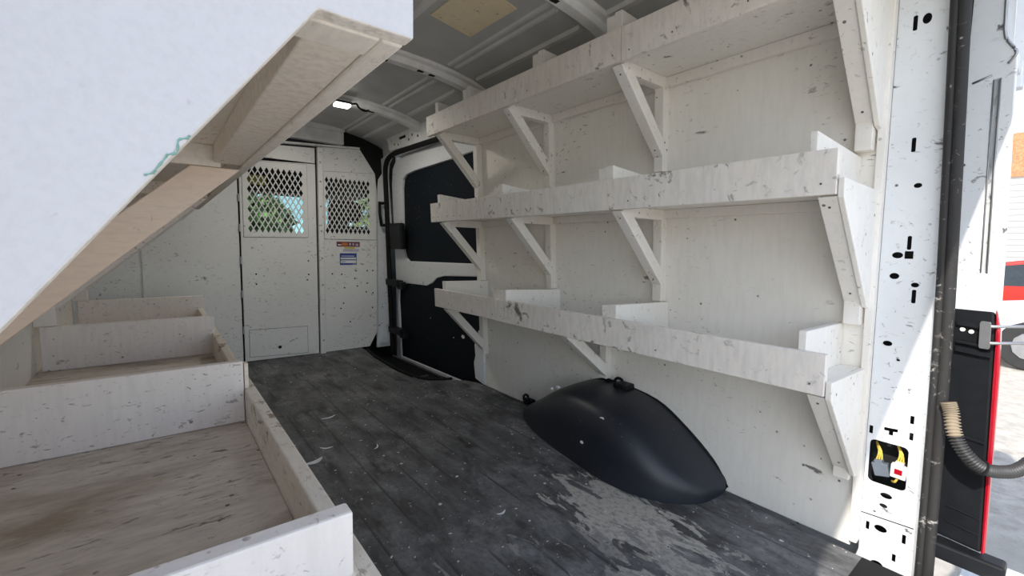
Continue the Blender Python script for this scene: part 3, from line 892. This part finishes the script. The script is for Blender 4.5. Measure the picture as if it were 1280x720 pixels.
# check strap bracket and its rods out to the open door
cs = thing('door_check', 'grey metal door check with two rods above the tail light', 'door check', JB(.08, .64, -.03))
bm = bm_new()
plate(bm, rrect(.100, .640, .036, .062, .006), [], lambda u, v, w: JB(u, v, w-.040), .012)
obj('bracket', bm, M['metal'], cs, .003)
for v, s0 in ((.660, .09), (.622, .085)):
    bm = bm_new()
    tube(bm, [JB(s0, v, -.036), JB(.125, v+.002, -.036), Vector((1.53, .055, v+.004)), Vector((1.66, .015, v+.006)), Vector((1.745, .0, v+.008))], .0036)
    obj('rod', bm, M['metal'], cs, 0, True)
# ribbed conduit looping out to the door
ch = thing('cable_conduit', 'ribbed black cable conduit looping from pillar seal past the tail light', 'conduit', (1.48, .15, .40))
cp = smooth_path([(1.445, .166, .475), (1.444, .159, .452), (1.430, .150, .413), (1.425, .134, .380), (1.43, .112, .353), (1.445, .094, .340), (1.475, .074, .334), (1.51, .052, .336), (1.55, .031, .357), (1.61, .005, .41), (1.70, -.03, .48)], 24)
nn_ = len(cp)
bm = bm_new(); tube(bm, cp[:56], lambda i: .0105+(.0045 if i % 4 < 2 else 0), 12); obj('dusty_sleeve', bm, M['conduit_tan'], ch, 0, True)
bm = bm_new(); tube(bm, cp[55:], lambda i: .0100+(.0045 if i % 4 < 2 else 0), 12); obj('ribbed_sleeve', bm, M['conduit'], ch, 0, True)
bm = bm_new(); tube(bm, cp[108:114], lambda i: (.014, .018, .019, .018, .014, .012)[i], 12); obj('collar', bm, M['black_rubber'], ch, 0, True)
# bumper step plate at the corner
bm = bm_new()
solid(bm, [(1.490, .172, .108), (1.486, .050, .108), (1.486, .048, .085), (1.488, .085, .066), (1.492, .172, .066)], (.05, 0, 0))
tag(obj('step_plate', bm, M['black_plastic'], None, .006), 'dark plastic step plate at the bottom rear corner under the tail light', 'step plate')
bm = bm_new()
box(bm, -.3, 1.68, -.03, .13, -.28, .03)
struct('trim_%d' % k, bm, M['body'], .02); k += 1
bm = bm_new()
box(bm, 1.33, 1.45, .18, .30, .0005, .010)
struct('trim_%d' % k, bm, M['black_rubber'], .003); k += 1
# open right rear door swung outwards
def DO(u, v, w): return Vector((1.67+u*.943+w*.332, .022-u*.332+w*.943, v))
bm = bm_new()
plate(bm, [(0, -.28), (.80, -.28), (.80, 1.50), (.74, 1.62), (0, 1.62)], [rrect(.40, 1.05, .56, .62, .06)], lambda u, v, w: DO(u, v, w-.07), .06)
rd = struct('door_2', bm, M['body'], .01)
bm = bm_new()
plate(bm, rrect(.40, 1.05, .60, .66, .06), [], lambda u, v, w: DO(u, v, w-.045), .006)
obj('window_board', bm, M['dark_board'], rd)
# plugs hanging in the pillar opening
def plug(y, z, mt, label, rot, red=False):
    t = thing('wire_plug', label, 'wire plug', RW(-.018, y, z))
    bm = bm_new()
    c = Vector((y, z))
    def q(a, b): return (c.x+a*math.cos(rot)-b*math.sin(rot), c.y+a*math.sin(rot)+b*math.cos(rot))
    plate(bm, [q(.016, -.022), q(-.016, -.022), q(-.018, .012), q(-.008, .012), q(-.008, .022), q(.010, .022), q(.010, .014), q(.017, .014)], [], DR(-.016), .02)
    obj('plug_body', bm, M[mt], t, .002)
    bm = bm_new()
    for dx in (-.006, 0, .006):
        s = q(dx, .02)
        tube(bm, smooth_path([RW(-.026, s[0], s[1]), RW(-.03, s[0]-dx*.5, s[1]+.022), RW(-.045, s[0]+.012-dx, s[1]+.042)]), .0022, 6)
    obj('wire', bm, M['wire_yellow'], t, 0, True)
    if red:
        bm = bm_new(); plate(bm, [q(-.008, -.01), q(.008, -.01), q(.008, .004), q(-.008, .004)], [], DR(-.0145), .002)
        obj('red_tab', bm, M['red_lens'], t)
        bm = bm_new(); s = q(0, -.022)
        tube(bm, smooth_path([RW(-.026, s[0], s[1]), RW(-.024, s[0]+.006, s[1]-.014), RW(-.04, s[0]+.014, s[1]-.02)]), .003, 6); obj('wire', bm, M['wire_yellow'], t, 0, True)
plug(.290, .245, 'plug_grey', 'dark grey wire plug in the pillar opening, nearer the shelves', -.25)
plug(.252, .253, 'plug_white', 'white wire plug with a red tab in the pillar opening', .05, True)

# ------------------------------------------------------------------ cab beyond the partition
bm = bm_new()
box(bm, -.45, 1.62, YP+.06, 5.1, 1.60, 1.66)
struct('trim_%d' % k, bm, M['cab_dark']); k += 1
bm = bm_new()   # cab sides with window openings, windshield frame
for x in (-.50, 1.58):
    fn = lambda u, v, w: Vector((x+w, u, v))
    plate(bm, [(YP+.05, -.4), (5.4, -.4), (5.4, .75), (4.75, 1.64), (YP+.05, 1.64)], [[(3.95, .80), (5.1, .80), (4.66, 1.46), (3.95, 1.46)]], fn, .05)
struct('wall_front', bm, M['cab_dark']); 
bm = bm_new()
fn = lambda u, v, w: Vector((u, 5.35-(v-.75)*.72+w, v))
plate(bm, [(-.48, .70), (1.60, .70), (1.60, 1.66), (-.48, 1.66)], [[(-.38, .80), (1.50, .80), (1.42, 1.52), (-.30, 1.52)]], fn, .04)
wf = struct('trim_%d' % k, bm, M['cab_dark']); k += 1
bm = bm_new()
plate(bm, [(-.40, .78), (1.52, .78), (1.44, 1.54), (-.32, 1.54)], [], lambda u, v, w: fn(u, v, w+.017), .005)
o = struct('window_1', bm, M['glass'])
bm = bm_new()
solid(bm, [(-.45, 4.55, -.3), (-.45, 4.55, .70), (-.45, 4.75, .80), (-.45, 5.25, .78), (-.45, 5.34, -.3)], (2.03, 0, 0))
dash = thing('dashboard', 'dark dashboard in the cab beyond the partition', 'dashboard', (.55, 4.9, -.3))
obj('dash_body', bm, M['cab_dark'], dash, .03)
def seat(x, label):
    t = thing('cab_seat', label, 'seat', (x, 3.95, -.15), 'dark cab seats beyond the partition')
    bm = bm_new(); box(bm, x-.25, x+.25, 3.78, 4.30, .12, .30); obj('seat_cushion', bm, M['seat'], t, .06)
    bm = bm_new(); hexa(bm, [(x-.25, 3.74, .25), (x+.25, 3.74, .25), (x+.25, 3.90, .25), (x-.25, 3.90, .25), (x-.20, 3.60, 0.97), (x+.20, 3.60, 0.97), (x+.20, 3.70, 0.97), (x-.20, 3.70, 0.97)]); obj('backrest', bm, M['seat'], t, .05)
    bm = bm_new(); box(bm, x-.13, x+.13, 3.62, 3.72, 1.0, 1.165); obj('headrest', bm, M['seat'], t, .04)
    bm = bm_new(); box(bm, x-.2, x+.2, 3.8, 4.25, -.15, .12); obj('seat_base', bm, M['cab_dark'], t, .02)
seat(.02, 'dark driver seat seen through left perforated window'); seat(1.18, 'dark passenger seat seen through right perforated window')
bm = bm_new(); box(bm, -.45, 1.6, YP+.05, 5.0, -.19, -.151); struct('trim_%d' % k, bm, M['cab_dark']); k += 1
bm = bm_new(); box(bm, -.43, 1.57, 4.25, 4.62, 1.26, 1.60); tag(obj('overhead_shelf', bm, M['cab_dark'], None, .02), 'dark overhead shelf above the windshield in the cab', 'shelf')
bm = bm_new(); box(bm, .50, .72, 4.20, 4.235, 1.30, 1.38)
tag(obj('sun_visor', bm, M['yellow_label'], None, .01), 'yellowish sun visor below the cab roof beyond left perforated window', 'sun visor')

# ------------------------------------------------------------------ outside
GZ = -.65
bm = bm_new(); box(bm, -60, 80, -60, 80, GZ-.1, GZ)
g = obj('ground', bm, M['asphalt']); g['kind'] = 'structure'

def tree(x, y, h, r, label):
    t = thing('tree', label, 'tree', (x, y, GZ), 'trees ahead of the van')
    bm = bm_new(); tube(bm, [(x, y, GZ), (x+.1, y, GZ+h*.3), (x, y+.1, GZ+h*.6)], lambda i: (.16, .12, .08)[i]); obj('trunk', bm, M['bark'], t, 0, True)
    bm = bm_new()
    rnd = random.Random(int(x*10+y))
    for _ in range(1500):
        a, b = rnd.uniform(0, 2*PI), math.acos(rnd.uniform(-1, 1)); q = r*rnd.uniform(.45, 1)
        p = Vector((x+q*math.cos(a)*math.sin(b), y+q*math.sin(a)*math.sin(b), GZ+h*.62+q*math.cos(b)*.9))
        e1 = Vector((rnd.uniform(-1, 1), rnd.uniform(-1, 1), rnd.uniform(-1, 1))).normalized(); e2 = e1.orthogonal().normalized()
        s = rnd.uniform(.10, .2)
        bm.faces.new([bm.verts.new(p+e1*s), bm.verts.new(p+e2*s*.5), bm.verts.new(p-e1*s), bm.verts.new(p-e2*s*.5)])
    obj('crown', bm, M['leaf'], t)
tree(1.48, 9.5, 2.95, .56, 'bushy green tree seen through left perforated window')
tree(5.6, 12.5, 3.6, 1.3, 'green tree seen through right perforated window')
bd = thing('building', 'pale teal building ahead of the van beyond the cab', 'building', (3.5, 16, GZ))
bm = bm_new(); box(bm, 2.2, 12, 15, 19, GZ, 2.4); obj('wall', bm, M['teal_wall'], bd)
bm = bm_new(); box(bm, 2.0, 12.2, 14.8, 19.2, 2.4, 2.6); obj('roof', bm, M['car_white'], bd)

def car(x, y, paint_m, label):
    """length along Y (front towards +Y), width along X, stands on the ground at x, y"""
    t = thing('car', label, 'car', (x, y, GZ))
    L, Wd = 4.4, 1.76
    prof = [(2.2, .30), (2.22, .55), (2.12, .72), (1.15, .86), (.45, 1.34), (-.1, 1.44), (-1.0, 1.42), (-1.75, 1.0), (-2.15, .95), (-2.2, .5), (-2.15, .30)]
    bm = bm_new()
    solid(bm, [(x-Wd/2, y+a, GZ+b) for a, b in prof], (Wd, 0, 0)); obj('car_body', bm, M[paint_m], t, .06)
    for sx in (-1, 1):
        bm = bm_new()
        solid(bm, [(x+sx*(Wd/2+.004), y+a, GZ+b) for a, b in ((.98, .90), (.40, 1.28), (-.1, 1.36), (-.95, 1.34), (-1.45, .98))], (-sx*.01, 0, 0)); obj('side_window', bm, M['car_glass'], t)
    bm = bm_new()
    solid(bm, [(x-Wd*.42, y+1.10, GZ+.905), (x+Wd*.42, y+1.10, GZ+.905), (x+Wd*.38, y+.50, GZ+1.318), (x-Wd*.38, y+.50, GZ+1.318)], (0, .012, .012)); obj('windshield', bm, M['car_glass'], t)
    for sx in (-1, 1):
        for yy in (1.35, -1.35):
            bm = bm_new()
            c = Vector((x+sx*(Wd/2-.08), y+yy, GZ+.32))
            solid(bm, [c+Vector((0, .32*math.cos(2*PI*i/20), .32*math.sin(2*PI*i/20))) for i in range(20)], (sx*.10, 0, 0)); wl = obj('wheel', bm, M['tyre'], t, .02)
            bm = bm_new()
            solid(bm, [c+Vector((sx*.102, .18*math.cos(2*PI*i/12), .18*math.sin(2*PI*i/12))) for i in range(12)], (sx*.01, 0, 0)); obj('hubcap', bm, M['metal'], wl)
car(9.6, -1.05, 'car_white', 'white car parked across the lot at right edge')
car(13.2, .55, 'car_red', 'red car parked behind the white car at right edge')
b2 = thing('building', 'grey corrugated building with orange brick top at right edge', 'building', (24, 0, GZ))
bm = bm_new(); box(bm, 22, 27, -8, 2.2, GZ, 3.4); obj('wall', bm, M['siding'], b2)
bm = bm_new(); box(bm, 21.95, 27, -8, 2.2, 3.4, 4.8); obj('parapet', bm, M['brick'], b2)
ms = thing('radio_mast', 'thin red lattice mast rising behind the brick building', 'mast', (30, 1.5, GZ))
bm = bm_new()
for a, b in ((-.35, -.35), (.35, -.35), (.35, .35), (-.35, .35)): tube(bm, [(30+a, 1.6+b, GZ), (30+a*.4, 1.6+b*.4, 7.0)], .05, 6)
obj('leg', bm, M['mast_red'], ms)
bm = bm_new()
for i in range(9):
    z = GZ+.8*i+.4; s = .35*(1-.06*i)
    tube(bm, [(30-s, 1.6-s, z), (30+s, 1.6-s, z+.7)], .035, 5); tube(bm, [(30+s, 1.6-s, z), (30-s, 1.6-s, z+.7)], .035, 5)
obj('lattice', bm, M['mast_red'], ms)
# slatted white bracket beside the van's top rear corner
rk = thing('slatted_rack', 'white slatted metal rack outside the top rear corner', 'rack', (1.72, .10, 1.30))
bm = bm_new(); box(bm, 1.70, 1.74, .125, .16, 1.24, 1.75); obj('upright', bm, M['body'], rk, .003)
for z in (1.285, 1.338, 1.392, 1.445, 1.50):
    bm = bm_new(); box(bm, 1.70, 1.73, -.25, .13, z, z+.030); obj('slat', bm, M['body'], rk, .003)
bm = bm_new(); box(bm, 1.58, 1.71, .13, .15, 1.27, 1.30); obj('fixing', bm, M['body'], rk, .002)

# ------------------------------------------------------------------ light
w = bpy.data.worlds.new('sky')
SC.world = w
w.use_nodes = True
n = w.node_tree
bg = n.nodes['Background']
sky = n.nodes.new('ShaderNodeTexSky')
sky.sky_type = 'NISHITA'
sky.sun_disc = False
sky.sun_elevation = math.radians(42)
sun_dir = Vector((5.0, 1.0, -4.4)).normalized()
sky.sun_rotation = math.atan2(-sun_dir.x, -sun_dir.y)
sky.air_density = 1.0; sky.dust_density = .6; sky.ozone_density = 1.5
hs_ = n.nodes.new('ShaderNodeHueSaturation')
hs_.inputs['Saturation'].default_value = .62
n.links.new(sky.outputs['Color'], hs_.inputs['Color'])
n.links.new(hs_.outputs['Color'], bg.inputs['Color'])
bg.inputs['Strength'].default_value = .32
sl = bpy.data.lights.new('sun', 'SUN')
sl.energy = 5.0; sl.angle = math.radians(.6); sl.color = (1, .95, .88)
so = bpy.data.objects.new('sun', sl); COL.objects.link(so)
so.rotation_euler = sun_dir.to_track_quat('-Z', 'Y').to_euler()
so.location = (-20, -5, 20)
al = bpy.data.lights.new('lamp_glow', 'AREA'); al.energy = 3.5; al.size = .18; al.color = (1, .95, .86)
ao = bpy.data.objects.new('lamp_glow', al); COL.objects.link(ao); ao.location = (.87, 2.73, 1.61)

vs = SC.view_settings
vs.view_transform = 'Standard'; vs.look = 'None'; vs.gamma = 1; vs.use_curve_mapping = False
vs.exposure = 0.25
SC.cycles.max_bounces = 12; SC.cycles.diffuse_bounces = 7
